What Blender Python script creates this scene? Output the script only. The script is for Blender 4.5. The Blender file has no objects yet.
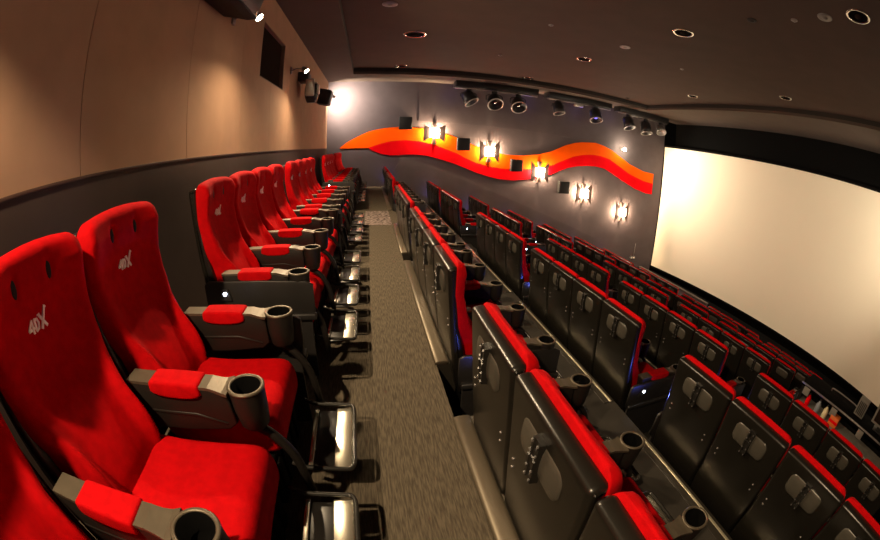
import bpy, bmesh, math, random
from mathutils import Vector, Matrix
random.seed(4)
S = bpy.context.scene
COL = S.collection
PI = math.pi
CAMZ = 1.64            # lens height above the aisle floor (z = 0)

# ------------------------------------------------------------------ materials
def mat(name, col, rough=.5, metal=0., var=0., scale=8., bump=0., bscale=60., sheen=0., spec=.5,
        emit=None, estr=0., stretch=(1, 1, 1), col2=None, coat=0.):
    m = bpy.data.materials.new(name); m.use_nodes = True
    nt = m.node_tree; N = nt.nodes; L = nt.links
    b = N['Principled BSDF']
    b.inputs['Base Color'].default_value = (*col, 1)
    b.inputs['Roughness'].default_value = rough
    b.inputs['Metallic'].default_value = metal
    b.inputs['Specular IOR Level'].default_value = spec
    if sheen: b.inputs['Sheen Weight'].default_value = sheen; b.inputs['Sheen Roughness'].default_value = .4
    if coat: b.inputs['Coat Weight'].default_value = coat; b.inputs['Coat Roughness'].default_value = .15
    if emit:
        b.inputs['Emission Color'].default_value = (*emit, 1); b.inputs['Emission Strength'].default_value = estr
    if var or bump or col2:
        tc = N.new('ShaderNodeTexCoord'); mp = N.new('ShaderNodeMapping')
        mp.inputs['Scale'].default_value = stretch
        L.new(tc.outputs['Object'], mp.inputs['Vector'])
        if var or col2:
            n = N.new('ShaderNodeTexNoise'); n.inputs['Scale'].default_value = scale; n.inputs['Detail'].default_value = 6
            L.new(mp.outputs['Vector'], n.inputs['Vector'])
            r = N.new('ShaderNodeValToRGB')
            c2 = col2 if col2 else tuple(c*(1+var) for c in col)
            c1 = col if col2 else tuple(c*(1-var) for c in col)
            r.color_ramp.elements[0].position = .36; r.color_ramp.elements[1].position = .64
            r.color_ramp.elements[0].color = (*c1, 1); r.color_ramp.elements[1].color = (*c2, 1)
            L.new(n.outputs['Fac'], r.inputs['Fac']); L.new(r.outputs['Color'], b.inputs['Base Color'])
        if bump:
            n2 = N.new('ShaderNodeTexNoise'); n2.inputs['Scale'].default_value = bscale; n2.inputs['Detail'].default_value = 4
            L.new(mp.outputs['Vector'], n2.inputs['Vector'])
            bp = N.new('ShaderNodeBump'); bp.inputs['Strength'].default_value = bump; bp.inputs['Distance'].default_value = .004
            L.new(n2.outputs['Fac'], bp.inputs['Height']); L.new(bp.outputs['Normal'], b.inputs['Normal'])
    return m

M = {}
M['red'] = mat('red_fabric', (.43, .0006, .0025), .85, var=.10, scale=25, bump=.25, bscale=350, sheen=.0, spec=.08)
M['slot'] = mat('slot_dark_red', (.006, .001, .001), .8)
M['black'] = mat('black_plastic', (.011, .010, .009), .35, var=.12, scale=6, spec=.5)
M['shell'] = mat('black_shell', (.0085, .0074, .0058), .30, var=.10, scale=4, bump=.04, bscale=500, spec=.5)
M['pad'] = mat('grey_back_pad', (.055, .050, .041), .30, var=.1, scale=10)
M['brown'] = mat('armrest_plastic', (.012, .0095, .008), .48, var=.1, scale=6, spec=.3)
M['armtop'] = mat('armrest_top_metal', (.11, .09, .064), .45, .5, var=.08, scale=20)
M['cupin'] = mat('cup_interior', (.003, .003, .003), 1., spec=0.)
M['steel'] = mat('brushed_steel', (.72, .68, .56), .25, .95, var=.08, scale=30, stretch=(1, 20, 1))
M['chrome'] = mat('chrome', (.75, .72, .66), .15, 1.)
M['tube'] = mat('black_tube', (.02, .019, .017), .25)
M['base'] = mat('black_base', (.002, .002, .002), .7, spec=.1)
M['white'] = mat('white_print', (.95, .90, .86), .6)
M['panel'] = mat('grey_end_panel', (.018, .016, .015), .42, var=.1, scale=8)
M['led'] = mat('led_glass', (.8, .85, 1), .3, emit=(.75, .85, 1), estr=25)
M['ledblue'] = mat('led_blue', (.1, .1, .3), .3, emit=(.12, .1, 1), estr=3)
M['carpet'] = mat('aisle_carpet', (.058, .047, .034), .95, col2=(.115, .095, .068), scale=5, stretch=(22, 2.2, 1), bump=.5, bscale=60, spec=.1)
M['tier'] = mat('tier_floor', (.030, .026, .021), .55, var=.2, scale=4)
M['pattern'] = mat('patterned_carpet', (.05, .035, .03), .95, col2=(.30, .24, .22), scale=14, bump=.5, bscale=80, spec=.1)
M['duct'] = mat('bronze_duct', (.115, .093, .064), .40, .5, var=.08, scale=5, stretch=(1, .2, 1))
M['rib'] = mat('ribbed_nosing', (.10, .088, .068), .45, .3, var=.15, scale=3)
M['gold'] = mat('brass_strip', (.85, .78, .58), .3, .8)
M['nos'] = mat('dark_nosing', (.035, .030, .024), .35, .3)
M['beige'] = mat('beige_wall_fabric', (.39, .24, .158), .9, var=.05, scale=3, bump=.15, bscale=200, spec=.15)
M['dadow'] = mat('brown_lower_wall', (.058, .039, .034), .8, var=.06, scale=3, spec=.2)
M['groove'] = mat('dark_groove', (.05, .02, .012), .7)
M['mural'] = mat('taupe_wall', (.115, .092, .098), .85, var=.05, scale=2, bump=.1, bscale=150, spec=.2)
M['dado'] = mat('taupe_dado', (.103, .083, .088), .8, var=.05, scale=2, spec=.2)
M['orange'] = mat('orange_paint', (1.0, .105, .001), .8, var=.03, scale=3, spec=.05)
M['redp'] = mat('red_paint', (.85, .001, .006), .8, var=.03, scale=3, spec=.05)
M['ceil'] = mat('brown_ceiling', (.085, .053, .040), .8, var=.05, scale=1.5, spec=.25)
M['soffit'] = mat('soffit_paint', (.105, .078, .064), .8, var=.04, scale=1.5, spec=.25)
M['edge'] = mat('dark_edge', (.02, .015, .013), .7)
M['dark'] = mat('black_masking', (.0045, .0042, .004), 1., spec=.05)
M['screen'] = mat('screen_white', (.90, .80, .63), .9, var=.01, scale=.5, spec=.1)
M['spk'] = mat('speaker_black', (.008, .0075, .007), .7, var=.1, scale=40)
M['glassdark'] = mat('dark_window_glass', (.022, .015, .012), .7, spec=0.)
M['reveal'] = mat('window_reveal', (.20, .12, .08), .8)
M['glow'] = mat('sconce_glass', (1, .9, .75), .4, emit=(1, .80, .58), estr=30)
M['bulb'] = mat('lamp_lens', (1, .9, .7), .4, emit=(1, .84, .55), estr=60)
M['flap'] = mat('sconce_flap', (.12, .075, .06), .5, .3, var=.1, scale=8)
M['can'] = mat('fixture_black', (.012, .011, .012), .4)
M['rim'] = mat('fixture_rim', (.26, .24, .235), .35, .7)
M['silver'] = mat('silver_housing', (.50, .47, .42), .35, .6)
M['grey'] = mat('grey_box', (.20, .185, .165), .6, var=.1)
M['orangebox'] = mat('orange_pack', (.75, .16, .03), .6)
M['cream'] = mat('cream_plastic', (.75, .66, .42), .5)
M['bluegrey'] = mat('bluegrey_metal', (.25, .28, .33), .4)

# ------------------------------------------------------------------ mesh helpers
class MB:
    def __init__(s): s.bm = bmesh.new()
    def _add(s, verts, faces, smooth=True):
        vs = [s.bm.verts.new(v) for v in verts]
        for f in faces:
            try:
                fc = s.bm.faces.new([vs[i] for i in f]); fc.smooth = smooth
            except ValueError: pass
        return vs
    def box(s, x0, x1, y0, y1, z0, z1, bev=0., seg=2, mtx=None):
        b = bmesh.new(); bmesh.ops.create_cube(b, size=1)
        for v in b.verts:
            v.co = Vector(((x0+x1)/2+v.co.x*(x1-x0), (y0+y1)/2+v.co.y*(y1-y0), (z0+z1)/2+v.co.z*(z1-z0)))
        if bev:
            bmesh.ops.bevel(b, geom=list(b.edges), offset=bev, segments=seg, profile=.5, affect='EDGES')
        if mtx is not None: bmesh.ops.transform(b, matrix=mtx, verts=list(b.verts))
        s._merge(b, bev > 0); return s
    def _merge(s, b, smooth):
        b.verts.index_update(); vs = [s.bm.verts.new(v.co) for v in b.verts]
        for f in b.faces:
            try:
                n = s.bm.faces.new([vs[v.index] for v in f.verts]); n.smooth = smooth
            except ValueError: pass
        b.free()
    def loft(s, secs, cap=True, closed=True, smooth=True):
        n = len(secs[0]); vs = [[s.bm.verts.new(p) for p in sec] for sec in secs]
        for i in range(len(secs)-1):
            for j in range(n if closed else n-1):
                k = (j+1) % n
                f = s.bm.faces.new((vs[i][j], vs[i][k], vs[i+1][k], vs[i+1][j])); f.smooth = smooth
        if cap and closed:
            for q in (vs[0], vs[-1][::-1]):
                f = s.bm.faces.new(q[::-1]); f.smooth = smooth
        return s
    def tube(s, pts, r, n=10, cap=True, flat=1.):
        pts = [Vector(p) for p in pts]; secs = []
        up = None
        for i, p in enumerate(pts):
            t = (pts[min(i+1, len(pts)-1)]-pts[max(i-1, 0)]).normalized()
            if up is None:
                a = Vector((0, 0, 1)) if abs(t.z) < .9 else Vector((1, 0, 0))
                up = (a-t*a.dot(t)).normalized()
            else: up = (up-t*up.dot(t)).normalized()
            sd = t.cross(up)
            rr = r[i] if isinstance(r, (list, tuple)) else r
            secs.append([p+up*(math.cos(2*PI*k/n)*rr*flat)+sd*(math.sin(2*PI*k/n)*rr) for k in range(n)])
        return s.loft(secs, cap)
    def lathe(s, prof, c=(0, 0, 0), n=24, mtx=None, cap=True):
        secs = []
        for r, z in prof:
            ring = [Vector((math.cos(2*PI*k/n)*r, math.sin(2*PI*k/n)*r, z)) for k in range(n)]
            if mtx is not None: ring = [mtx @ p for p in ring]
            secs.append([p+Vector(c) for p in ring])
        return s.loft(secs, cap)
    def prism(s, poly, y0, y1, axis='y', smooth=False):
        def P(a, b, t): return (a, t, b) if axis == 'y' else (t, a, b) if axis == 'x' else (a, b, t)
        return s.loft([[P(a, b, y0) for a, b in poly], [P(a, b, y1) for a, b in poly]], smooth=smooth)
    def puff(s, prof, hw, r, seg=4, y=0.):
        """side profile (x, z) swept over the width, its rims rounded by radius r"""
        n = len(prof); area = sum(prof[i][0]*prof[(i+1) % n][1]-prof[(i+1) % n][0]*prof[i][1] for i in range(n))
        sg = 1 if area > 0 else -1
        def inset(d):
            o = []
            for i in range(n):
                a, b, c = Vector(prof[i-1]), Vector(prof[i]), Vector(prof[(i+1) % n])
                e1 = (b-a).normalized(); e2 = (c-b).normalized()
                n1 = Vector((-e1.y, e1.x))*sg; n2 = Vector((-e2.y, e2.x))*sg
                m = (n1+n2); m = m.normalized() if m.length > 1e-6 else n1
                k = max(.5, m.dot(n1)); o.append(b+m*(d/k))
            return o
        ys = []
        for k in range(seg+1):
            a = PI/2*k/seg; ys.append((-hw+r*(1-math.sin(a)), r*(1-math.cos(a))))
        ys = [(-hw+r*(1-math.sin(PI/2*(k/seg))), r*(1-math.sin(PI/2*(k/seg)+PI/2))) for k in range(seg, -1, -1)]
        ring = ys+[(-a, d) for a, d in ys[::-1]]
        secs = [[(p.x, y+yy, p.y) for p in inset(d)] for yy, d in ring]
        return s.loft(secs)
    def mesh(s, name, m):
        bmesh.ops.recalc_face_normals(s.bm, faces=list(s.bm.faces))
        me = bpy.data.meshes.new(name); s.bm.to_mesh(me); s.bm.free(); me.materials.append(m)
        return me
    def obj(s, name, m, parent=None, loc=None):
        o = bpy.data.objects.new(name, s.mesh(name, m)); COL.objects.link(o)
        if parent: o.parent = parent
        if loc: o.location = loc
        return o

def chaikin(p, it=2):
    for _ in range(it):
        q = []
        for i in range(len(p)):
            a, b = p[i], p[(i+1) % len(p)]
            q += [(a[0]*.75+b[0]*.25, a[1]*.75+b[1]*.25), (a[0]*.25+b[0]*.75, a[1]*.25+b[1]*.75)]
        p = q
    return p
def bez(pts, n=8, k_=.4):
    """rounded poly-line through control corners"""
    pts = [Vector(p) for p in pts]; out = [pts[0]]
    for i in range(1, len(pts)-1):
        a = pts[i].lerp(pts[i-1], k_); b = pts[i].lerp(pts[i+1], k_)
        for k in range(n+1):
            t = k/n; out.append(a*(1-t)**2+pts[i]*2*t*(1-t)+b*t*t)
    out.append(pts[-1]); return out
def interp(tab, x):
    if x <= tab[0][0]: return tab[0][1]
    for (a, b), (c, d) in zip(tab, tab[1:]):
        if x <= c: t = (x-a)/(c-a); t = t*t*(3-2*t) if False else t; return b+(d-b)*t
    return tab[-1][1]
def thing(name, label, cat, loc=(0, 0, 0), rot=None, group=None):
    o = bpy.data.objects.new(name, None); COL.objects.link(o); o.location = loc; o.empty_display_size = .1
    if rot: o.rotation_euler = rot
    o['label'] = label; o['category'] = cat
    if group: o['group'] = group
    return o
def tag(o, label, cat, group=None):
    o['label'] = label; o['category'] = cat
    if group: o['group'] = group
    return o
def struct(o): o['kind'] = 'structure'; return o
def child(name, me, parent, loc=None):
    o = bpy.data.objects.new(name, me); COL.objects.link(o); o.parent = parent
    if loc: o.location = loc
    return o
def light(kind, loc, energy, col, radius=.05, rot=None, spot=None, blend=.5, parent=None, to=None):
    l = bpy.data.lights.new('light', kind); l.energy = energy; l.color = col
    l.shadow_soft_size = radius
    if kind == 'SPOT': l.spot_size = spot; l.spot_blend = blend
    o = bpy.data.objects.new('lamp_light', l); COL.objects.link(o); o.location = loc
    if to is not None:
        o.rotation_euler = (Vector(to)-Vector(loc)).to_track_quat('-Z', 'Y').to_euler()
    if parent: o.parent = parent
    return o

# ------------------------------------------------------------------ camera: fisheye lens held over the back row
cam = bpy.data.cameras.new('camera'); co = bpy.data.objects.new('camera', cam); COL.objects.link(co)
cam.type = 'PANO'; cam.sensor_fit = 'HORIZONTAL'; cam.sensor_width = 36; cam.sensor_height = 36*540/880
cam.clip_start = .02; cam.clip_end = 200
cam.panorama_type = 'FISHEYE_EQUISOLID'
cam.fisheye_lens = 381.7/880*36; cam.fisheye_fov = PI
ya, pi_, ro = math.radians(10.94), math.radians(-18.29), math.radians(1.93)
fw = Vector((math.sin(ya)*math.cos(pi_), math.cos(ya)*math.cos(pi_), math.sin(pi_)))
rt = Vector((math.cos(ya), -math.sin(ya), 0)); up = rt.cross(fw)
r2 = rt*math.cos(ro)+up*math.sin(ro); u2 = rt*-math.sin(ro)+up*math.cos(ro)
mw = Matrix((( r2.x, u2.x, -fw.x, 0), (r2.y, u2.y, -fw.y, 0), (r2.z, u2.z, -fw.z, CAMZ), (0, 0, 0, 1)))
co.matrix_world = mw
S.camera = co

# ------------------------------------------------------------------ room layout
XB = -1.83; WY = 16.0; NY = -2.3; XS = 15.39; XF = 16.3
ZS = 2.87+CAMZ; ZC = 3.12+CAMZ; TRIM = 1.655
RP, DROP = 1.78, .585
def rx(r): return -1.33 if r == 1 else .51+RP*(r-2)
def rz(r): return -DROP*(r-1)
NROW = 8
FRONTZ = rz(NROW+1)-.35

# floor of the back aisle, tiers, front floor
b = MB(); b.box(XB, .485, NY, WY, -.7, 0); b.box(.485, .655, 7.95, 9.85, -.7, 0); struct(b.obj('floor', M['carpet']))
b = MB()
for r in range(2, NROW+1):
    x0 = .486 if r == 2 else rx(r)-.02
    b.box(x0, rx(r+1)-.022, NY, WY, rz(r)-.55 if r > 2 else rz(r)-.4, rz(r))
struct(b.obj('floor', M['tier']))
b = MB(); b.box(rx(NROW+1)-.02, XF, NY, WY, FRONTZ-.2, FRONTZ); struct(b.obj('floor', M['dark']))
# stairs in the cross aisle (half steps between the tiers)
b = MB()
for r in range(2, NROW+1):
    xe = .655 if r == 2 else rx(r)-.02
    b.box(xe, xe+.42, 8.1, 9.64, rz(r), rz(r)+.29, bev=.01)
struct(b.obj('floor', M['tier']))

# back wall: beige fabric panels over a brown lower wall
PJ = (5.98, 7.69, 1.27+CAMZ, 2.27+CAMZ)
b = MB()
seams = [NY-.0, .19, 1.825, 3.455, 5.085, 6.715, 8.345, 9.975, 11.605, 13.235, 14.865, WY]
g = .004
for a, c in zip(seams, seams[1:]):
    if c <= PJ[0] or a >= PJ[1]: b.box(XB-.06, XB, a+g, c-g, TRIM+.012, ZS+.3)
    else:
        b.box(XB-.06, XB, a+g, c-g, TRIM+.012, PJ[2]); b.box(XB-.06, XB, a+g, c-g, PJ[3], ZS+.3)
        if a < PJ[0]: b.box(XB-.06, XB, a+g, PJ[0], PJ[2], PJ[3])
        if c > PJ[1]: b.box(XB-.06, XB, PJ[1], c-g, PJ[2], PJ[3])
struct(b.obj('wall_back', M['beige']))
b = MB()
for (p, q, u, v) in ((NY, PJ[0], -.2, ZS+.3), (PJ[1], WY, -.2, ZS+.3), (PJ[0], PJ[1], -.2, PJ[2]), (PJ[0], PJ[1], PJ[3], ZS+.3)):
    b.box(XB-.32, XB-.055, p, q, u, v)
struct(b.obj('wall_back', M['groove']))
b = MB(); b.box(XB-.055, XB+.004, NY, WY, -.2, TRIM); struct(b.obj('wall_back', M['dadow']))
b = MB(); b.box(XB-.05, XB+.012, NY, WY, TRIM-.006, TRIM+.016, .003); struct(b.obj('trim_1', M['groove']))
# projection window
w = bpy.data.objects.new('window_1', None); COL.objects.link(w); struct(w)
b = MB(); b.box(XB-.10, XB-.08, PJ[0], PJ[1], PJ[2], PJ[3]); b.obj('pane', M['glassdark'], w)
b = MB()
t = .018
b.box(XB-.08, XB-.001, PJ[0]+.001, PJ[0]+t, PJ[2], PJ[3]); b.box(XB-.08, XB-.001, PJ[1]-t, PJ[1]-.001, PJ[2], PJ[3])
b.box(XB-.08, XB-.001, PJ[0]+t, PJ[1]-t, PJ[2]+.001, PJ[2]+t); b.box(XB-.08, XB-.001, PJ[0]+t, PJ[1]-t, PJ[3]-t, PJ[3]-.001)
b.obj('window_frame', M['reveal'], w)

# mural side wall (far end of the rows), the near side wall, the screen wall
b = MB(); b.box(XB-.3, XF+.3, WY, WY+.25, FRONTZ-.2, ZC+.3); struct(b.obj('wall_far', M['mural']))
b = MB(); b.prism([(1.98, 1.15+CAMZ), (XF, .80+CAMZ), (XF, ZS+.05), (1.98, ZS+.05)], WY-.022, WY-.001); struct(b.obj('wall_far', M['mural']))
b = MB(); b.prism([(-1.8, .2), (1.3, .2), (1.31, -.35+CAMZ), (10.96, -3.87+CAMZ), (10.96, FRONTZ), (-1.8, FRONTZ)][2:] , WY-.03, WY-.001)
struct(b.obj('wall_far', M['dado']))
b = MB(); b.box(XB-.3, XF+.3, NY-.25, NY, FRONTZ-.2, ZC+.3); struct(b.obj('wall_near', M['mural']))
b = MB(); b.box(XF, XF+.2, NY, WY, FRONTZ-.2, ZC+.3); struct(b.obj('wall_front', M['dark']))
b = MB(); b.box(XS-.02, XF-.002, WY-.045, WY-.002, FRONTZ+.002, ZS-.002); struct(b.obj('wall_front', M['dark']))
# ceiling: raised field inside a lower soffit, dark shadow gap round its rim
CX0, CX1, CY1 = -.72, 12.5, 14.35
b = MB(); b.box(XB-.3, XF+.3, NY-.2, WY+.2, ZC, ZC+.2); struct(b.obj('ceiling', M['ceil']))
b = MB()
b.box(XB, CX0, NY, WY, ZS, ZS+.1); b.box(CX0, XF, CY1, WY, ZS, ZS+.1); b.box(CX1, XF, NY, CY1, ZS, ZS+.1)
struct(b.obj('ceiling', M['soffit']))
b = MB()
b.box(CX0-.03, CX0, NY, CY1+.03, ZS+.1, ZC); b.box(CX0, CX1, CY1, CY1+.03, ZS+.1, ZC); b.box(CX1, CX1+.03, NY, CY1+.03, ZS+.1, ZC)
struct(b.obj('trim_2', M['edge']))

# ------------------------------------------------------------------ screen
sc = thing('cinema_screen', 'huge blank off-white cinema screen filling the front wall', 'screen', (XS, 7.75, -5.41+CAMZ))
y0, y1, z0, z1 = -.45-7.75, 15.93-7.75, 0, 6.79
def sx(y): return .5*(1-(y/8.2)**2)
b = MB(); n = 24
ys = [y0+(y1-y0)*k/n for k in range(n+1)]
b.loft([[(sx(y), y, z0), (sx(y), y, z1), (sx(y)+.02, y, z1), (sx(y)+.02, y, z0)] for y in ys], smooth=False)
b.obj('screen_sheet', M['screen'], sc)
for za, zb in ((z0-.12, z0), (z1, z1+.12)):
    b = MB(); b.loft([[(sx(y)+.021, y, za), (sx(y)+.021, y, zb), (sx(y)+.06, y, zb), (sx(y)+.06, y, za)] for y in ys], smooth=False); b.obj('screen_frame', M['dark'], sc)
b = MB(); b.box(.021, .06, y0-.12, y0, z0, z1)
b.obj('screen_frame', M['dark'], sc)
b = MB(); b.box(XS-.75, XS+.3, NY, WY-.05, FRONTZ, -5.75+CAMZ, .02); struct(b.obj('floor', M['dark']))

t = thing('barrier_wall', 'low taupe barrier wall below the left corner of the screen', 'low wall', (14.5, 13.1, FRONTZ))
b = MB(); b.box(-.06, .06, -2.7, 2.82, 0, -5.50+CAMZ-FRONTZ); b.obj('wall_panel', M['dado'], t)
b = MB(); b.box(-.09, .09, -2.72, 2.83, -5.50+CAMZ-FRONTZ, -5.44+CAMZ-FRONTZ, .01); b.obj('top_rail', M['soffit'], t)

# ------------------------------------------------------------------ painted wave on the far wall (traced on the wall itself)
def wall_pt(px, py):
    x = px-440; y = 270-py; r = math.hypot(x, y); th = 2*math.asin(r/(2*381.7)); s = math.sin(th)/r
    v = r2*(x*s)+u2*(y*s)+fw*math.cos(th)
    k = (WY-.01)/v.y
    return (v.x*k, v.z*k+CAMZ)
TOP = [(340, 147.8), (346, 143), (353, 139), (361, 135), (369, 131.5), (378, 129.2), (386.7, 127.8), (400, 126.7), (412, 127.3), (425, 128.8), (437, 131.3), (449, 134.8), (458, 138), (467, 142), (476, 146.4), (486, 150), (497, 153), (506.7, 154.7), (523.3, 155.6), (538, 154.5), (551, 151.5), (565, 145.5), (574, 143), (581.7, 142.2), (595.6, 142.8), (604, 146), (612, 150.6), (629, 164), (642.8, 171.3), (653.3, 174)]
MID = [(369, 147.8), (375, 145.5), (382, 143.3), (391, 141.3), (400, 140.4), (408, 140.4), (415.6, 141), (425, 142.6), (435.6, 145.6), (445, 148.8), (456.7, 153.3), (466, 158.5), (476, 163), (488, 166.3), (501, 168.6), (513, 169.4), (526, 169.4), (538, 168.2), (551, 165.8), (562, 161), (573, 156.7), (583, 154.8), (592.8, 154.7), (601, 156.3), (609.4, 159.4), (629, 174), (642.8, 181), (652.6, 183.8)]
BOT = [(369, 148.5), (373, 151), (381, 153.8), (389, 155.3), (399, 155), (409, 154.4), (418, 154.6), (426.7, 155.6), (440, 159.2), (453, 163.3), (465, 168), (475.6, 172.4), (487, 176.2), (497.8, 179), (512, 180.4), (528.9, 178.9), (540, 177), (551, 174.2), (560, 170.5), (567.8, 167.8), (577, 166.2), (587, 165.8), (596, 166.6), (604, 168.6), (612, 173.5), (620.6, 179.7), (634.4, 188.7), (645.6, 193.4), (651.8, 194.4)]
def sample(edge, n=90, x0=None, x1=None):
    P = [wall_pt(*p) for p in edge]
    x0 = P[0][0] if x0 is None else x0; x1 = P[-1][0] if x1 is None else x1
    out = []
    for k in range(n+1):
        x = x0+(x1-x0)*k/n
        for (a, c), (d, e) in zip(P, P[1:]):
            if a <= x <= d: out.append((x, c+(e-c)*(x-a)/(d-a))); break
        else: out.append((x, P[-1][1] if x > P[-1][0] else P[0][1]))
    return out
def ribbon(name, up_, lo, m, y):
    b = MB()
    b.loft([[(a[0], y, a[1]), (a[0], y+.012, a[1]), (c[0], y+.012, c[1]), (c[0], y, c[1])] for a, c in zip(up_, lo)], smooth=False)
    return struct(b.obj(name, m))
tx = wall_pt(*TOP[0])[0]; ex = wall_pt(*TOP[-1])[0]; mx = wall_pt(*MID[0])[0]
tp = sample(TOP, 120, tx, ex)
md = sample(MID, 120, mx, ex)
lowz = wall_pt(355, 148.3)[1]
lo = []
mm = [wall_pt(*p) for p in MID]
for x, z in tp:
    if x <= mx: lo.append((x, min(z-.001, lowz)))
    else:
        for (a, c), (d, e) in zip(mm, mm[1:]):
            if a <= x <= d: lo.append((x, c+(e-c)*(x-a)/(d-a))); break
        else: lo.append((x, mm[-1][1]))
ribbon('trim_3', tp, lo, M['orange'], WY-.034)
ribbon('trim_4', md, sample(BOT, 120, mx, ex), M['redp'], WY-.034)

# ------------------------------------------------------------------ cinema seat meshes (x forward, z up from its tier)
SEAT = {}
CORE = [(.50, .35), (.56, .365), (.65, .34), (.80, .265), (.95, .190), (1.1, .140), (1.22, .118), (1.30, .128), (1.37, .142), (1.41, .142), (1.432, .138), (1.446, .126), (1.4565, .104)]
def ear_z(z): return max(0, min(1, (z-.80)/.25))*(1 if z < 1.38 else max(.35, 1-(z-1.38)/.13))
def face_x(z, y):
    w_ = .31; v = y/w_
    return interp(CORE, z)+.065*ear_z(z)*min(1, abs(v))**3
def build_backrest(crown=0., thin=0.):
    core = CORE
    wid = [(.50, .250), (.62, .262), (.85, .268), (.93, .292), (1.1, .306), (1.25, .318), (1.36, .321), (1.40, .319), (1.425, .314), (1.44, .303), (1.452, .288), (1.4565, .272)]
    xback = [(.50, .20), (.62, .18), (.85, .13), (1.0, .085), (1.2, .075), (1.42, .078), (1.4565, .088)]
    zs = [.50+.022*k for k in range(36)]+[1.285+.0105*k for k in range(15)]+[1.4395, 1.446, 1.452, 1.4565]
    NV = 44; secs = []
    def sect(z, shrink=0.):
        w_ = interp(wid, z)-shrink; xb = interp(xback, z)-thin*.6*(z > 1.2); xf0 = interp(core, z)-thin*max(0, min(1, (z-1.15)/.2))
        ring = []
        for k in range(NV+1):
            v = -1+2*k/NV; y = w_*v
            bol = .075*math.exp(-((z-.76)/.16)**2)*math.exp(-((abs(v)-.80)/.13)**2)
            ear = (.065-thin)*ear_z(z)*abs(v)**3
            lum = .016*math.exp(-((z-.72)/.12)**2)*math.exp(-(v/.4)**2)
            dim = sum(.022*math.exp(-((y-s*.105)/.020)**2-((z-1.37)/.034)**2) for s in (-1, 1))
            xf = xf0+bol+ear+lum-dim
            e = (1-abs(v)**12)**.5 if abs(v) < 1 else 0
            ring.append((xb+(xf-shrink*.8-xb)*(.12+.88*e), y, z))
        ring += [(xb, w_*(1-2*k/6), z) for k in range(0, 7)]
        return ring
    for z in zs: secs.append(sect(z))
    # the top swells a little towards the middle of the headrest
    secs = [[(x, y, z+crown*max(0, (z-1.30)/.1565)**1.5*(1-(y/.322)**2)) for x, y, z in q] for q in secs]
    b = MB(); b.loft(secs); return b.mesh('backrest', M['red'])
SEAT['backrest'] = build_backrest(.012, .018); SEAT['backrest_high'] = build_backrest(.030)
b = MB()
for s in (-1, 1):
    pass
def slot_mesh():
    b = MB(); prof = [(0, -.004), (.012, -.002), (.016, .003), (.012, .006), (0, .007)]
    m = Matrix.Rotation(PI/2, 4, 'Y') @ Matrix.Diagonal((2.3, 1.15, 1, 1))
    b.lathe([(max(r, .0004), z) for r, z in prof], n=16, mtx=m); return b.mesh('air_vent', M['slot'])
SEAT['air_vent'] = slot_mesh()
def logo_mesh():
    b = MB()
    def stroke(p, q, w=.0065):
        p = Vector(p)*.68; q = Vector(q)*.68; w *= .66; d = (q-p).normalized(); n_ = Vector((-d.y, d.x))*w
        d = d*w*.6
        pts = [p-d-n_, q+d-n_, q+d+n_, p-d+n_]
        b.loft([[(face_x(1.225+a.y, a.x-.02)-.141, a.x, a.y) for a in pts], [(face_x(1.225+a.y, a.x-.02)-.1335, a.x, a.y) for a in pts]], smooth=False)
    # 4
    stroke((-.052, -.035), (-.052, .03)); stroke((-.052, .03), (-.088, -.012)); stroke((-.088, -.014), (-.040, -.014))
    # D
    stroke((-.026, -.033), (-.026, .026)); stroke((-.026, .026), (-.004, .020)); stroke((-.004, .020), (.006, -.003)); stroke((.006, -.003), (-.004, -.027)); stroke((-.004, -.027), (-.026, -.033))
    # X with its long upper arm and the small tick
    stroke((.022, -.040), (.080, .058), .0075); stroke((.024, .024), (.066, -.040), .008); stroke((.008, .034), (.026, .036), .004)
    stroke((.08, .058), (.088, .05), .004)
    return b.mesh('logo_print', M['white'])
SEAT['logo_print'] = logo_mesh()
def build_shell():
    prof = [(.006, 1.405), (0.008, 1.428), (.070, 1.440), (.076, 1.42), (.085, 1.2), (.10, .99), (.14, .84), (.19, .60), (.22, .40), (.13, .38), (.075, .62), (.042, .95), (.018, 1.25)]
    def cut(p):
        q = []
        for i in range(len(p)):
            a, o_, c = Vector(p[i-1]), Vector(p[i]), Vector(p[(i+1) % len(p)])
            q += [tuple(o_.lerp(a, min(.012/(o_-a).length, .3))), tuple(o_.lerp(c, min(.012/(o_-c).length, .3)))]
        return q
    b = MB(); b.puff(cut(prof), .3185, .028, 5); return b.mesh('back_shell', M['shell'])
SEAT['back_shell'] = build_shell()
def build_pad():
    # pillow-shaped raised panel on the rear of the shell
    b = MB(); pts = []
    def rr(w, h, r, x, n=6):
        o = []
        for cx, cz, a0 in ((w-r, h-r, 0), (-w+r, h-r, PI/2), (-w+r, -h+r, PI), (w-r, -h+r, 1.5*PI)):
            for k in range(n+1):
                a = a0+PI/2*k/n; o.append((x, cx+r*math.cos(a), cz+r*math.sin(a)))
        return o
    b.loft([rr(.175, .078, .05, .02), rr(.175, .078, .05, -.004), rr(.165, .068, .045, -.011), rr(.13, .045, .035, -.016), rr(.05, .012, .01, -.018)])
    return b.mesh('back_pad', M['pad'])
SEAT['back_pad'] = build_pad()
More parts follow.
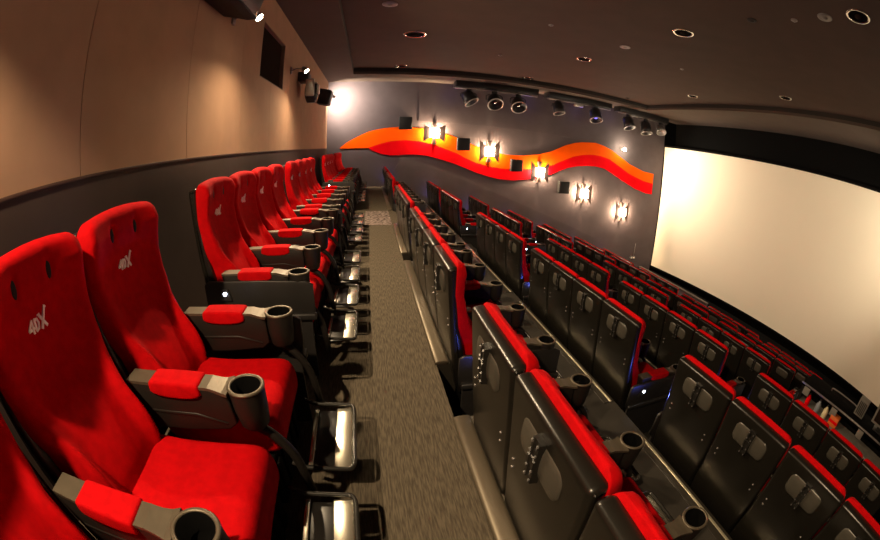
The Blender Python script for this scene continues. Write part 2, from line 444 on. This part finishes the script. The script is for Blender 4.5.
def build_bracket():
    b = MB(); NY_, NZ = 25, 61; H = []
    scr = [(sy*.022, z) for sy in (-1, 1) for z in (-.085, -.038, .038, .085)]
    for i in range(NZ):
        z = -.10+.20*i/(NZ-1); row = []
        for j in range(NY_):
            y = -.032+.064*j/(NY_-1); x = -.026
            if abs(y) > .014: x -= .006
            if abs(z) < .02: x -= .006
            if .05 < abs(z) < .075 and abs(y) < .010: x += .012
            if any((y-a)**2+(z-c)**2 < .0062**2 for a, c in scr): x -= .006
            if i in (0, NZ-1) or j in (0, NY_-1): x = .0
            row.append((x, y, z))
        H.append(row)
    b.loft(H, cap=False, closed=False, smooth=False)
    me = b.mesh('vent_bracket', M['black']); me.materials.append(M['rim'])
    for p in me.polygons:
        c = p.center
        if any((c.y-a)**2+(c.z-d)**2 < .0058**2 for a, d in scr): p.material_index = 1
    return me
SEAT['vent_bracket'] = build_bracket()
b = MB(); b.lathe([(.008, -.004), (.008, .004), (.004, .007), (.0006, .0075)], n=8, mtx=Matrix.Rotation(-PI/2, 4, 'Y'))
SEAT['bolt'] = b.mesh('bolt', M['rim'])
def build_cushion():
    prof = chaikin([(.20, .60), (.45, .578), (.70, .590), (.825, .590), (.86, .50), (.845, .36), (.70, .34), (.22, .34)], 3)
    b = MB(); b.puff(prof, .263, .045, 6); return b.mesh('seat_cushion', M['red'])
SEAT['seat_cushion'] = build_cushion()
def build_arm():
    prof = [(.185, .81), (.20, .825), (.60, .825), (.66, .805), (.692, .80), (.70, .66), (.66, .625), (.45, .60), (.30, .595), (.22, .56), (.205, .70)]
    b = MB(); b.puff(prof, .045, .008, 2)
    b.puff([(.24, .695), (.52, .700), (.66, .665), (.66, .650), (.52, .682), (.24, .68)], .048, .003, 1)
    return b.mesh('armrest', M['brown'])
SEAT['armrest'] = build_arm()
def build_armpad():
    b = MB(); prof = chaikin([(.315, .770), (.315, .836), (.335, .845), (.555, .845), (.575, .836), (.575, .770)], 2)
    b.puff(prof, .057, .012, 4); return b.mesh('arm_pad', M['red'])
SEAT['arm_pad'] = build_armpad()
def build_armtop():
    b = MB()
    prof = [(.185, .047, .832), (.56, .047, .832), (.61, .047, .832), (.625, .047, .828), (.65, .050, .822), (.675, .056, .818), (.70, .066, .820)]
    b.loft([[(x, -w_, z-.014), (x, -w_, z), (x, w_, z), (x, w_, z-.014)] for x, w_, z in prof], smooth=False)
    return b.mesh('arm_top_plate', M['armtop'])
SEAT['arm_top_plate'] = build_armtop()
def build_cup():
    b = MB()
    b.lathe([(.050, .63), (.062, .645), (.072, .72), (.076, .815), (.075, .820), (.066, .820), (.060, .74), (.056, .735), (.001, .735)], c=(.765, 0, 0), n=28)
    return b.mesh('cup_holder', M['brown'])
SEAT['cup_holder'] = build_cup()
b = MB(); b.lathe([(.062, .818), (.0775, .816), (.079, .822), (.074, .827), (.066, .827), (.061, .822), (.062, .818)], c=(.765, 0, 0), n=32, cap=False)
SEAT['cup_rim'] = b.mesh('cup_rim', M['armtop'])
b = MB(); b.lathe([(.0005, .745), (.052, .747), (.0605, .824), (.0615, .824), (.0535, .741), (.0005, .741)], c=(.765, 0, 0), n=28)
SEAT['cup_well'] = b.mesh('cup_well', M['cupin'])
b = MB(); b.tube(bez([(.74, 0, .63), (.82, 0, .585), (.90, 0, .46), (.93, 0, .20)]), .022, 8)
SEAT['arm_bracket'] = b.mesh('arm_bracket', M['brown'])
def build_base():
    b = MB(); b.box(.16, .82, -.30, .30, 0, .335, .015)
    for k in range(5): b.box(.82, .835, -.27+k*.115, -.20+k*.115, .04, .30, .004)
    b.box(.30, .72, -.30, .30, .30, .40, .02)
    return b.mesh('motion_base', M['base'])
SEAT['motion_base'] = build_base()
b = MB(); b.tube(bez([(.84, -.255, .30), (.90, -.255, .265), (1.135, -.255, .25), (1.135, .255, .25), (.90, .255, .265), (.84, .255, .30)], 6, .14), .012, 10)
SEAT['footrest'] = b.mesh('footrest', M['tube'])
b = MB(); b.box(1.035, 1.122, -.235, .235, .236, .244, .003)
SEAT['tread_plate'] = b.mesh('tread_plate', M['steel'])
b = MB(); b.box(.905, .93, -.235, .235, .236, .244, .003); SEAT['tread_strip'] = b.mesh('tread_strip', M['steel'])
b = MB(); b.box(.92, 1.045, -.23, .23, .215, .228, .003)
SEAT['tread_base'] = b.mesh('tread_base', M['black'])
# grey cheek panel that closes the end of a group, with a small floor light
def build_end():
    b = MB(); prof = [(.10, .52), (.10, .76), (.14, .785), (.55, .785), (.88, .775), (.93, .75), (.93, .52)]
    b.puff(prof, .012, .005, 2)
    b.box(.12, .94, -.040, .012, .495, .545, .012)
    b.box(.14, .90, -.012, .012, .02, .51)
    return b.mesh('end_panel', M['panel'])
SEAT['end_panel'] = build_end()
b = MB(); b.prism([(.225, .65), (.32, .65), (.30, .73), (.245, .73)], -.030, -.008); SEAT['step_light'] = b.mesh('step_light', M['panel'])
b = MB(); b.lathe([(.0005, 0), (.0125, 0), (.0125, .006), (.0005, .008)], c=(.272, -.030, .70), n=12, mtx=Matrix.Rotation(PI/2, 4, 'X'))
SEAT['light_lens'] = b.mesh('light_lens', M['led'])

# ------------------------------------------------------------------ every seat, row by row, group by group
GROUPS = [('the group nearest the camera', -.82, 4), ('the second group from the camera', 2.37, 4),
          ('the third group, just before the cross aisle', 5.37, 4),
          ('the first group past the cross aisle', 9.74, 4), ('the last group beside the painted wall', 12.86, 4)]
ROWS = {1: 'back row under the beige wall', 2: 'second row down', 3: 'third row down', 4: 'fourth row down', 5: 'fifth row down',
        6: 'sixth row down', 7: 'seventh row down', 8: 'front row by the screen'}
POS = ['nearest seat', 'second seat', 'third seat', 'farthest seat']
PITCH = .65
def arm(parent, y, r):
    a = child('armrest', SEAT['armrest'], parent, (.06, y, 0))
    child('arm_pad', SEAT['arm_pad'], a); child('arm_top_plate', SEAT['arm_top_plate'], a)
    c = child('cup_holder', SEAT['cup_holder'], a)
    if r <= 4: child('cup_rim', SEAT['cup_rim'], a); child('cup_well', SEAT['cup_well'], a)
    child('arm_bracket', SEAT['arm_bracket'], parent, (.06, y, 0))
def end(parent, y, sgn):
    e = child('end_panel', SEAT['end_panel'], parent, (0, y, 0)); e.scale = (1, sgn, 1)
    child('step_light', SEAT['step_light'], e); child('light_lens', SEAT['light_lens'], e)
for r in range(1, NROW+1):
    for gi, (gname, gy, gn) in enumerate(GROUPS):
        if gi == 0 and r >= 5: continue
        for k in range(gn):
            yc = gy+PITCH*(k+.5)+(0 if r > 1 else .11 if gi else 0)
            if r == 1 and gi == 0: yc = -.87+.675*(k+.5)
            short = ['nearest block', 'second block from camera', 'third block from camera', 'block past the cross aisle', 'block by the painted wall'][gi]
            which = ['nearest', 'second', 'third', 'farthest'][k]
            lab = ('%s red chair in the %s of the back row' % (which, short)) if r == 1 else ('%s black-backed chair in the %s, %s' % (which, short, ROWS[r]))
            t = thing('cinema_chair', lab, 'seat', (rx(r), yc, rz(r)), group='chairs in the '+ROWS[r])
            child('backrest', SEAT['backrest_high' if r == 1 else 'backrest'], t)
            bk = t.children[0] if t.children else None
            sh = child('back_shell', SEAT['back_shell'], t)
            child('seat_cushion', SEAT['seat_cushion'], t, (.04, 0, 0))
            child('motion_base', SEAT['motion_base'], t)
            if r == 1:
                lg = child('logo_print', SEAT['logo_print'], bk, (.139, -.02, 1.225)); 
                for s in (-1, 1): child('air_vent', SEAT['air_vent'], bk, (face_x(1.37, .105)-.019, s*.105, 1.37))
                f = child('footrest', SEAT['footrest'], t, (.06, 0, 0)); child('tread_plate', SEAT['tread_plate'], f); child('tread_base', SEAT['tread_base'], f); child('tread_strip', SEAT['tread_strip'], f)
            else:
                p = child('back_pad', SEAT['back_pad'], t, (.018, 0, 1.27))
                if r <= 5:
                    v = child('vent_bracket', SEAT['vent_bracket'], t, (.014, 0, 1.262)) 
                if r <= 4:
                    for y_, z_, x_ in ((-.235, 1.02, .036), (-.235, .965, .040), (.235, 1.02, .036), (.235, .965, .040)): child('bolt', SEAT['bolt'], sh, (x_, y_, z_))
                if r <= 3:
                    f = child('footrest', SEAT['footrest'], t, (.06, 0, 0)); child('tread_plate', SEAT['tread_plate'], f)
            arm(t, PITCH/2, r)
            if k == 0: arm(t, -PITCH/2, r); end(t, -PITCH/2-.062, 1)
            if k == gn-1: end(t, PITCH/2+.062, -1)
        for sgn, ye in ((-1, gy-.115), (1, gy+PITCH*gn+.115)):
            p = Vector((rx(r)+.272, ye, rz(r)+.70))
            light('SPOT', p, 3.5, (.10, .14, 1.0), .012, spot=1.7, blend=.9, to=p+Vector((-.2, sgn, .85)))

# ------------------------------------------------------------------ edges of the tiers
segs = [(-2.2, 1.84, 'beside the nearest seats'), (2.52, 5.27, 'beside the second seat group'), (5.68, 7.95, 'before the patterned carpet'), (9.85, 15.95, 'past the patterned carpet')]
for a, c, where in segs:
    t = thing('floor_duct', 'bronze cable duct along the right edge of the aisle, '+where, 'cable duct', (.5, (a+c)/2, 0), group='cable ducts on the aisle edge')
    h = (c-a)/2
    b = MB(); prof = chaikin([(-.03, 0), (-.03, .018), (-.005, .032), (.055, .034), (.085, .028), (.085, 0)], 1); b.puff(prof, h, .003, 1); b.obj('cover', M['duct'], t)
    b = MB()
    pr = [(.086, 0), (.086, .014)]
    for q in range(5): x = .089+q*.013; pr += [(x, .014), (x+.001, .019), (x+.006, .019), (x+.007, .014)]
    b.prism(pr+[(.155, .014), (.155, 0)], -h, h)
    b.obj('ribbed_nosing', M['rib'], t)
    b = MB(); b.box(-.012, .150, -h, h, -.584, -.001); b.obj('riser_panel', M['nos'], t)
gl = ['nearest', 'second', 'third', 'fourth', 'fifth']
for r in range(2, NROW+1):
    for gi, (gname, gy, gn) in enumerate(GROUPS):
        if r > 4 or (gi == 0 and r >= 5): continue
        xe = rx(r+1)-.03
        t = thing('step_nosing', 'brass-lined step edge, %s, %s' % (['nearest block', 'second block from camera', 'third block from camera', 'block past the cross aisle', 'block by the painted wall'][gi], ROWS[r]), 'step nosing', (xe, gy+PITCH*2, rz(r)), group='step nosings of the '+ROWS[r])
        h = PITCH*2
        b = MB(); b.box(-.12, .008, -h, h, -.03, .008, .003); b.obj('nosing_base', M['nos'], t)
        b = MB(); b.box(-.052, -.026, -h, h, .006, .013, .002); b.obj('brass_strip', M['gold'], t)
b = MB(); b.box(-.115, .47, 7.95, 9.75, .001, .006); tag(b.obj('carpet_strip', M['pattern']), 'patterned carpet strip across the aisle where the stairs begin', 'carpet')

# ------------------------------------------------------------------ sconces on the painted wall
SC = [(2.63, .66, .74), (5.05, -.02, 1.0), (7.5, -.80, 1.0), (9.98, -1.65, 1.02), (12.5, -2.45, 1.08)]
sl = ['leftmost butterfly wall sconce, on the orange band under the ledge', 'second butterfly wall sconce from the left, on the wave', 'middle butterfly wall sconce, at the lower edge of the wave', 'fourth butterfly wall sconce, on plain taupe wall', 'rightmost butterfly wall sconce, closest to the screen']
def sconce(x, z, H, lab, wy, sg):
    t = thing('wall_sconce', lab, 'wall lamp', (x, wy, z+CAMZ), group='butterfly sconces')
    def Y(d): return -d*sg
    b = MB(); b.box(-.17, .17, min(Y(0), Y(.03)), max(Y(0), Y(.03)), -.2, .2, .004); b.obj('back_plate', M['flap'], t)
    b = MB(); b.box(-.20, .20, min(Y(.13), Y(.24)), max(Y(.13), Y(.24)), -.20, .20, .02); b.obj('glass_cube', M['glow'], t)
    for s in (-1, 1):
        b = MB(); hi, ho = .215, H/2
        secs = []
        for xx, hh, d in ((.17, hi, .125), (.32, (hi+ho)/2, .125), (.455, ho, .125)):
            ya_, yb_ = Y(d), Y(d+.012)
            secs.append([(s*xx, ya_, -hh), (s*xx, ya_, hh), (s*xx, yb_, hh), (s*xx, yb_, -hh)])
        b.loft(secs, smooth=False); b.obj('flap', M['flap'], t)
    for s in (-1, 1):
        b = MB()
        b.prism([(-.03, s*.19), (.03, s*.19), (.10, s*.48), (-.10, s*.48)], min(Y(.0), Y(.12)), max(Y(.0), Y(.12))); b.obj('fin', M['flap'], t)
    for s in (-1, 1):
        light('POINT', (x+s*.22, wy-sg*.075, z+CAMZ), 200 if sg > 0 else 40, (1, .72, .44), .035)
    light('POINT', (x, wy-sg*.36, z+CAMZ), 8, (1, .72, .45), .08)
for (x, z, H), lab in zip(SC, sl): sconce(x, z, H, lab, WY-.034, 1)
for (x, z, H), lab in zip(SC, sl):
    # copies added on the unseen opposite side wall for more light on the screen
    
    if x > 9: sconce(x, z, H, 'added unseen butterfly sconce on the near side wall, '+('closest to the screen' if x > 11 else 'farther from the screen'), NY, -1)

# ------------------------------------------------------------------ wall speakers
for (x, z, s), lab in zip([(1.42, 1.05, .53), (3.89, .23, .54), (6.34, -.57, .54), (8.82, -1.43, .56)], ['small black wall speaker left of the leftmost sconce', 'small black wall speaker between the first two sconces', 'small black wall speaker left of the middle sconce', 'small black wall speaker left of the fourth sconce']):
    t = thing('wall_speaker', lab, 'speaker', (x, WY-.1, z+CAMZ), group='small speakers on the painted wall')
    b = MB(); b.box(-s/2, s/2, -.13, .08, -s/2, s/2, .012); b.obj('cabinet', M['spk'], t)
    b = MB(); b.box(-s/2+.02, s/2-.02, -.145, -.128, -s/2+.02, s/2-.02, .005); b.obj('grille', M['spk'], t)
def back_speaker(name, lab, loc, w, h, d, tilt):
    t = thing(name, lab, 'speaker', loc)
    m = Matrix.Rotation(tilt, 4, 'Y')
    b = MB(); b.loft([[m @ Vector(p) for p in q] for q in ([(-.0, -w*.42, -h/2), (0, w*.42, -h/2), (0, w*.42, h/2), (0, -w*.42, h/2)], [(d*.75, -w/2, -h/2), (d*.75, w/2, -h/2), (d*.75, w/2, h/2), (d*.75, -w/2, h/2)], [(d, -w*.47, -h*.47), (d, w*.47, -h*.47), (d, w*.47, h*.47), (d, -w*.47, h*.47)])], smooth=False)
    b.obj('cabinet', M['spk'], t)
    b = MB(); b.box(d, d+.012, -w*.44, w*.44, -h*.44, h*.44, .004, mtx=m); b.obj('grille', M['can'], t)
    b = MB(); b.box(-.16, .0, -.06, .06, -.05, .05, .01); b.obj('wall_bracket', M['can'], t)
    b = MB(); b.lathe([(.0005, .012), (.018, .012), (.018, .022), (.0005, .024)], c=m @ Vector((d, w*.34, -h*.4)), n=10, mtx=Matrix.Rotation(PI/2, 4, 'Y')); b.obj('badge', M['chrome'], t)
back_speaker('wall_speaker', 'large black speaker high on the beige wall above the seats', (-1.72, 3.80, 2.02+CAMZ), .80, .62, .42, .28)
back_speaker('wall_speaker', 'black speaker on the beige wall near the far corner', (-1.72, 12.6, 1.78+CAMZ), .62, .5, .38, .2)

# ------------------------------------------------------------------ small spot lamps along the beige wall
def spot_lamp(y, z, lab, aim, power, size, blend=.35, col=(1, .74, .45)):
    x = -1.50
    t = thing('spot_lamp', lab, 'lamp', (XB+.006, y, z), group='spot lamps on the beige wall')
    b = MB(); b.box(0, .03, -.05, .05, -.08, .08, .006); b.obj('wall_plate', M['rim'], t)
    b = MB(); b.tube(bez([(.03, 0, 0), (.14, 0, .05), (.29, 0, .02)]), .012, 8); b.obj('arm', M['rim'], t)
    d = (Vector(aim)-Vector((x, y, z))).normalized(); q = d.to_track_quat('Z', 'Y').to_matrix().to_4x4()
    b = MB(); b.lathe([(.03, -.10), (.05, -.08), (.065, .05), (.063, .058), (.055, .05), (.0005, .02)], c=(.33, 0, 0), n=18, mtx=q); b.obj('lamp_head', M['rim'], t)
    b = MB(); b.lathe([(.0005, .044), (.052, .044), (.050, .060), (.03, .075), (.0005, .080)], c=(.33, 0, 0), n=18, mtx=q); b.obj('lens', M['bulb'], t)
    p0 = Vector((x, y, z))+d*.10
    light('SPOT', p0, power, col, .05, spot=size, blend=blend, to=p0+d*3)
spot_lamp(4.5, 1.80+CAMZ, 'bright spot lamp on the beige wall between large speaker and window', (-.5, 4.5, 2.5), 520, 2.95, .75)
spot_lamp(8.35, 1.83+CAMZ, 'bright spot lamp on the beige wall beside the moving-head light', (-.5, 8.1, 2.5), 520, 2.95, .75)
spot_lamp(15.0, 2.10+CAMZ, 'spot lamp by the far corner washing the taupe wall', (-.9, 16, 3.50), 480, 2.75, .7, (1, .84, .66))
spot_lamp(-.35, 1.80+CAMZ, 'spot lamp on the beige wall behind the camera', (-.4, .6, 0), 420, 1.75)
# bare lamps that wash the screen; the near-wall one is added, unseen
def screen_lamp(wy, sg, lab, aim, power, spill, cone=2.2):
    t = thing('spot_lamp', lab, 'lamp', (12.17, wy, .80+CAMZ))
    def B(x0, x1, d0, d1, z0, z1): b = MB(); a, c = sorted((-sg*d0, -sg*d1)); b.box(x0, x1, a, c, z0, z1, .004); return b
    B(-.04, .04, 0, .05, -.04, .04).obj('wall_plate', M['rim'], t)
    b = MB(); b.tube([(0, -sg*.04, 0), (.02, -sg*.22, .01)], .014, 8); b.obj('arm', M['rim'], t)
    b = MB(); b.lathe([(.0005, -.09), (.07, -.07), (.10, 0), (.07, .07), (.0005, .09)], c=(.04, -sg*.27, 0), n=18); b.obj('lens', M['bulb'], t)
    light('SPOT', (12.32, wy-sg*.42, .80+CAMZ), power, (1, .87, .66), .10, spot=cone, blend=1, to=aim)
    light('POINT', (12.2, wy-sg*.45, .80+CAMZ), spill, (1, .84, .6), .08)
screen_lamp(WY-.034, 1, 'white spot lamp high on the far wall near the screen', (15.4, 12.6, -.7+CAMZ), 1050, 45)
screen_lamp(NY, -1, 'added unseen white spot lamp on the near side wall by the screen', (15.8, 9.0, -1.6+CAMZ), 1500, 5, 1.55)

# moving-head light with silver shell on the beige wall
t = thing('moving_head_light', 'moving-head light in silver and black on the beige wall', 'stage light', (-1.62, 9.5, 1.62+CAMZ))
b = MB(); b.box(-.212, .05, -.28, .28, .12, .36, .03); b.obj('base', M['can'], t)
for q in (-.25, .25): b = MB(); b.box(.0, .22, q-.05, q+.05, -.28, .16, .03); b.obj('yoke_arm', M['silver'], t)
b = MB(); b.lathe([(.0005, -.36), (.13, -.34), (.17, -.22), (.18, -.02), (.15, .10), (.0005, .13)], c=(.12, 0, -.05), n=20); b.obj('head', M['can'], t)
b = MB(); b.lathe([(.0005, 0), (.12, 0), (.12, .03), (.0005, .035)], c=(.12, 0, -.42), n=20); b.obj('lens', M['can'], t)
b = MB(); b.box(.25, .31, -.11, .11, -.20, .04, .02); b.obj('front_cover', M['silver'], t)

# ------------------------------------------------------------------ stage lights under the soffit along the far wall
def pipe(x0, x1, z0, z1, lab):
    t = thing('lighting_bar', lab, 'lighting bar', ((x0+x1)/2, 15.15, z0+CAMZ), group='lighting bars under the soffit')
    h = (x1-x0)/2
    b = MB(); b.box(-h, h, -.16, .40, .10, ZS-z0-CAMZ, .01); b.obj('shadow_band', M['can'], t)  # black box added as the dark shadow band between soffit and wall
    b = MB(); b.tube([(-h, 0, .06), (h, 0, .06)], .045, 10); b.obj('pipe', M['rim'], t)
pipe(3.3, 6.9, 2.52, 2.52, 'lighting bar under the soffit carrying the three round stage lights')
pipe(7.4, 10.8, 2.52, 2.52, 'middle lighting bar under the soffit on the far wall')
pipe(11.3, 14.7, 2.52, 2.52, 'lighting bar under the soffit closest to the screen')
def stage_light(x, z, lab, tilt, yaw, R_=.21, L_=.42, m='can', blue=False):
    t = thing('stage_light', lab, 'stage light', (x, 15.12, 2.50+CAMZ), group='stage lights above the far wall')
    b = MB(); b.box(-.10, .10, -.08, .08, -.09, .042, .01); b.obj('clamp', M['can'], t)
    c = Vector((0, -.02, z-2.50))
    b = MB()
    w_ = R_+.03; b.tube(bez([(-w_, 0, c.z), (-w_, 0, -.10), (w_, 0, -.10), (w_, 0, c.z)]), .022, 8); b.obj('yoke', M['can'], t)
    q = Matrix.Rotation(yaw, 4, 'Z') @ Matrix.Rotation(tilt, 4, 'X')
    b = MB(); b.lathe([(.0005, L_*.5), (R_*.6, L_*.48), (R_*.85, L_*.3), (R_*.95, -L_*.2), (R_, -L_*.5), (R_*.9, -L_*.5), (R_*.8, -L_*.2), (.0005, -L_*.15)], c=c, n=24, mtx=q); h = b.obj('housing', M[m], t)
    b = MB(); b.lathe([(R_*.98, -L_*.47), (R_*1.08, -L_*.49), (R_*1.08, -L_*.55), (R_*.92, -L_*.55), (R_*.98, -L_*.47)], c=c, n=24, mtx=q, cap=False); b.obj('rim', M['rim'], h)
    b = MB(); b.lathe([(.0005, -L_*.25), (R_*.25, -L_*.25), (R_*.2, -L_*.34), (.0005, -L_*.38)], c=c, n=12, mtx=q); b.obj('lens', M['ledblue' if blue else 'chrome'], h)
    return t
lbl = ['stage light tilted left at the left end of the first bar', 'round stage light in the middle of the first bar', 'round stage light at the right end of the first bar',
       'black stage light at the left of the middle bar', 'black stage light at the right of the middle bar', 'stage light at the left of the last bar', 'stage light in the middle of the last bar', 'pale stage light nearest the screen']
for (x, z, ti, yw, R_, L_, m, bl), lab in zip([(3.85, 2.20, -.6, .9, .30, .52, 'can', False), (4.95, 2.14, -.75, 0, .32, .44, 'can', False), (6.0, 2.12, -.75, -.1, .32, .44, 'can', False),
        (7.9, 2.22, -.3, .3, .26, .55, 'can', False), (9.9, 2.20, -.4, -.2, .30, .60, 'can', True), (11.9, 2.15, -.4, .2, .30, .58, 'can', True), (13.1, 2.10, -.3, 0, .30, .60, 'can', False), (14.2, 2.22, -.6, -.4, .26, .44, 'rim', False)], lbl):
    stage_light(x, z, lab, ti, yw, R_, L_, m, bl)
t = thing('junction_box', 'pale box clipped to the middle lighting bar', 'box', (8.95, 15.08, 2.47+CAMZ))
b = MB(); b.box(-.22, .22, -.07, .07, -.06, .06, .01); b.obj('case', M['silver'], t)
b = MB(); b.box(-.05, .05, -.03, .06, .05, .075); b.obj('clip', M['can'], t)
for x in (3.2, 6.75, 9.35, 11.35): light('POINT', (x, 15.45, 2.35+CAMZ), 1.2, (.16, .10, 1), .06)

# ------------------------------------------------------------------ ceiling: downlights, small sensors
DL = [(1.03, 9.8, .31), (5.98, 9.8, .25), (5.98, 5.55, .25), (5.98, 1.21, .25), (1.03, 13.95, .25), (5.98, 14.05, .24), (11.2, 10.05, .24), (11.2, 5.66, .24), (1.03, 5.55, .25), (1.03, 1.2, .25)]
dn = ['dark ceiling downlight nearest the beige wall, above the aisle', 'dark ceiling downlight in the middle of the ceiling', 'large dark ceiling downlight right of the middle', 'largest dark ceiling downlight at the top right', 'small dark downlight near the rim above the far aisle', 'small dark downlight near the rim above the stage lights', 'small dark downlight left of two near the screen', 'small dark downlight right of two near the screen', 'dark ceiling downlight over the aisle, above the picture', 'dark ceiling downlight behind the camera']
for (x, y, R_), lab in zip(DL[:8], dn):
    t = thing('downlight', lab, 'ceiling light', (x, y, ZC), group='ceiling downlights')
    b = MB(); b.lathe([(R_*.98, 0), (R_*1.0, -.014), (R_*.93, -.022), (R_*.80, -.020), (R_*.76, -.002)], n=32, cap=False); b.obj('trim_ring', M['chrome'], t)
    b = MB(); b.lathe([(R_*.79, -.012), (R_*.7, -.006), (.0005, -.004)], n=28, cap=False); b.obj('reflector', M['dark'], t)
    b = MB(); b.lathe([(R_*.28, -.005), (R_*.3, -.02), (.0005, -.028)], n=16, cap=False); b.obj('bulb', M['glassdark'], t)
SN = [(.26, 7.6, .16, 'pale round sensor on the ceiling edge, top left'), (5.99, 7.73, .14, 'pale round sensor between two middle downlights'), (6.03, 1.95, .15, 'pale round sensor beside the largest downlight'), (3.81, 7.65, .06, 'tiny sprinkler head left of the middle of the ceiling'), (3.80, 11.16, .06, 'tiny sprinkler head near the rim above the first bar'), (8.19, 7.76, .06, 'tiny sprinkler head right of the middle of the ceiling'), (5.94, 3.59, .10, 'dark round sensor left of the largest downlight'), (10.88, 13.9, .10, 'dark round sensor near the rim above the last bar'), (6.09, 2.67, .07, 'small dark sensor beside the pale one, top right')]
for x, y, R_, lab in SN:
    t = thing('ceiling_sensor', lab, 'sensor', (x, y, ZC), group='small ceiling fittings')
    pale = 'pale' in lab or 'tiny' in lab
    b = MB(); b.lathe([(R_, 0), (R_, -.012), (R_*.8, -.02), (.0005, -.022)], n=20, cap=False); b.obj('cover', M['rim' if pale else 'edge'], t)
    b = MB(); b.lathe([(R_*.4, -.018), (R_*.35, -.04), (.0005, -.046)], n=12, cap=False); b.obj('head', M['rim' if pale else 'edge'], t)

# ------------------------------------------------------------------ wall box low on the far wall
t = thing('wall_socket', 'small white socket box low on the far wall by the screen', 'socket', (13.83, WY-.002, -4.95+CAMZ))
b = MB(); b.box(-.18, .18, -.06, 0, -.09, .09, .01); b.obj('box', M['can'], t)
b = MB(); b.box(-.14, -.02, -.075, -.055, -.05, .05, .004); b.box(.03, .15, -.075, -.055, -.05, .05, .004); b.obj('cover', M['white'], t)
b = MB(); b.tube([(.08, -.02, .08), (.10, -.02, .78)], .012, 6); b.obj('cable', M['rim'], t)

# ------------------------------------------------------------------ control counter where the nearest group of the fifth row would be
cz = -2.53+CAMZ; base5 = rz(5)
t = thing('control_counter', 'long black control counter with a silver edge rail, below the fourth row', 'counter', (6.1, .3, base5))
H5 = cz-base5
b = MB(); b.box(-.02, .55, -2.3, 1.35, H5-.05, H5, .006); b.obj('worktop', M['dark'], t)
b = MB(); b.tube([(-.03, -2.3, H5+.0), (-.03, 1.36, H5+.0)], .016, 8); b.obj('edge_rail', M['rim'], t)
b = MB(); b.box(.30, .36, -2.3, 1.35, 0, H5-.05); b.obj('modesty_panel', M['dark'], t)
for q in (1.31, -2.27): b = MB(); b.box(-.0, .54, q-.03, q+.03, 0, H5-.05); b.obj('side_panel', M['black'], t)
b = MB()
b.box(-.05, .30, -2.24, 1.28, H5-.33, H5-.30); b.obj('shelf', M['grey'], t)
for y in (1.2, .5, -.2):
    b = MB(); b.box(-.042, -.02, y-.07, y+.07, H5-.16, H5-.03, .004); b.obj('tag_plate', M['grey'], t)
b = MB(); b.tube(bez([(.40, .80, H5), (.40, .80, H5+.06), (.40, .12, H5+.06), (.40, .12, H5)]), .012, 8); b.obj('guard_rail', M['rim'], t)
shz = cz-.30
def bottle(y, R_, h, m, lab, cat='bottle', name='bottle'):
    t = thing(name, lab, cat, (6.13, y, shz))
    b = MB(); b.lathe([(R_*.9, 0), (R_, .01), (R_, h*.6), (R_*.4, h*.8), (R_*.35, h*.92)], n=16); b.obj('body', m, t)
    b = MB(); b.lathe([(R_*.42, h*.9), (R_*.42, h), (.001, h+.004)], n=12); b.obj('cap', M['can'], t)
bottle(1.40, .05, .20, M['redp'], 'small red bottle on the shelf of the control counter')
bottle(1.15, .055, .22, M['bluegrey'], 'blue-grey flask on the shelf of the control counter', 'flask', 'flask')
bottle(.96, .055, .22, M['cream'], 'cream bottle beside the orange box on the control counter')
t = thing('snack_box', 'orange box on the shelf of the control counter', 'box', (6.13, .71, shz))
b = MB(); b.box(-.08, .08, -.10, .10, 0, .17, .006); b.obj('carton', M['orangebox'], t)
b = MB(); b.box(-.082, .082, -.102, .102, .06, .11, .004); b.obj('printed_band', M['redp'], t)
t = thing('ventilated_rack', 'grey ventilated rack on the right end of the control counter', 'equipment rack', (6.42, .33, cz))
b = MB(); b.box(-.10, .10, -.11, .11, 0, .26, .008); b.obj('case', M['grey'], t)
b = MB()
for k in range(5): b.box(-.108, -.098, -.085+k*.036, -.065+k*.036, .03, .24)
b.obj('louvres', M['can'], t)
t = thing('monitor', 'black monitor in a grey frame at the right end of the counter', 'monitor', (6.40, -.22, cz))
b = MB(); b.box(-.03, .05, -.24, .24, .06, .42, .01); b.obj('housing', M['grey'], t)
b = MB(); b.box(-.038, -.028, -.20, .20, .10, .39, .003); b.obj('display', M['glassdark'], t)
b = MB(); b.box(-.02, .04, -.05, .05, .02, .08); b.box(-.10, .10, -.13, .13, 0, .02, .005); b.obj('stand', M['can'], t)

# ------------------------------------------------------------------ soft general light: warm glow of the room's own lamps bouncing
w = bpy.data.worlds.new('world'); S.world = w; w.use_nodes = True
w.node_tree.nodes['Background'].inputs[0].default_value = (0, 0, 0, 1)
w.node_tree.nodes['Background'].inputs[1].default_value = 0
S.view_settings.view_transform = 'Standard'; S.view_settings.look = 'None'; S.view_settings.gamma = 1
S.view_settings.use_curve_mapping = False
S.view_settings.exposure = 0.6
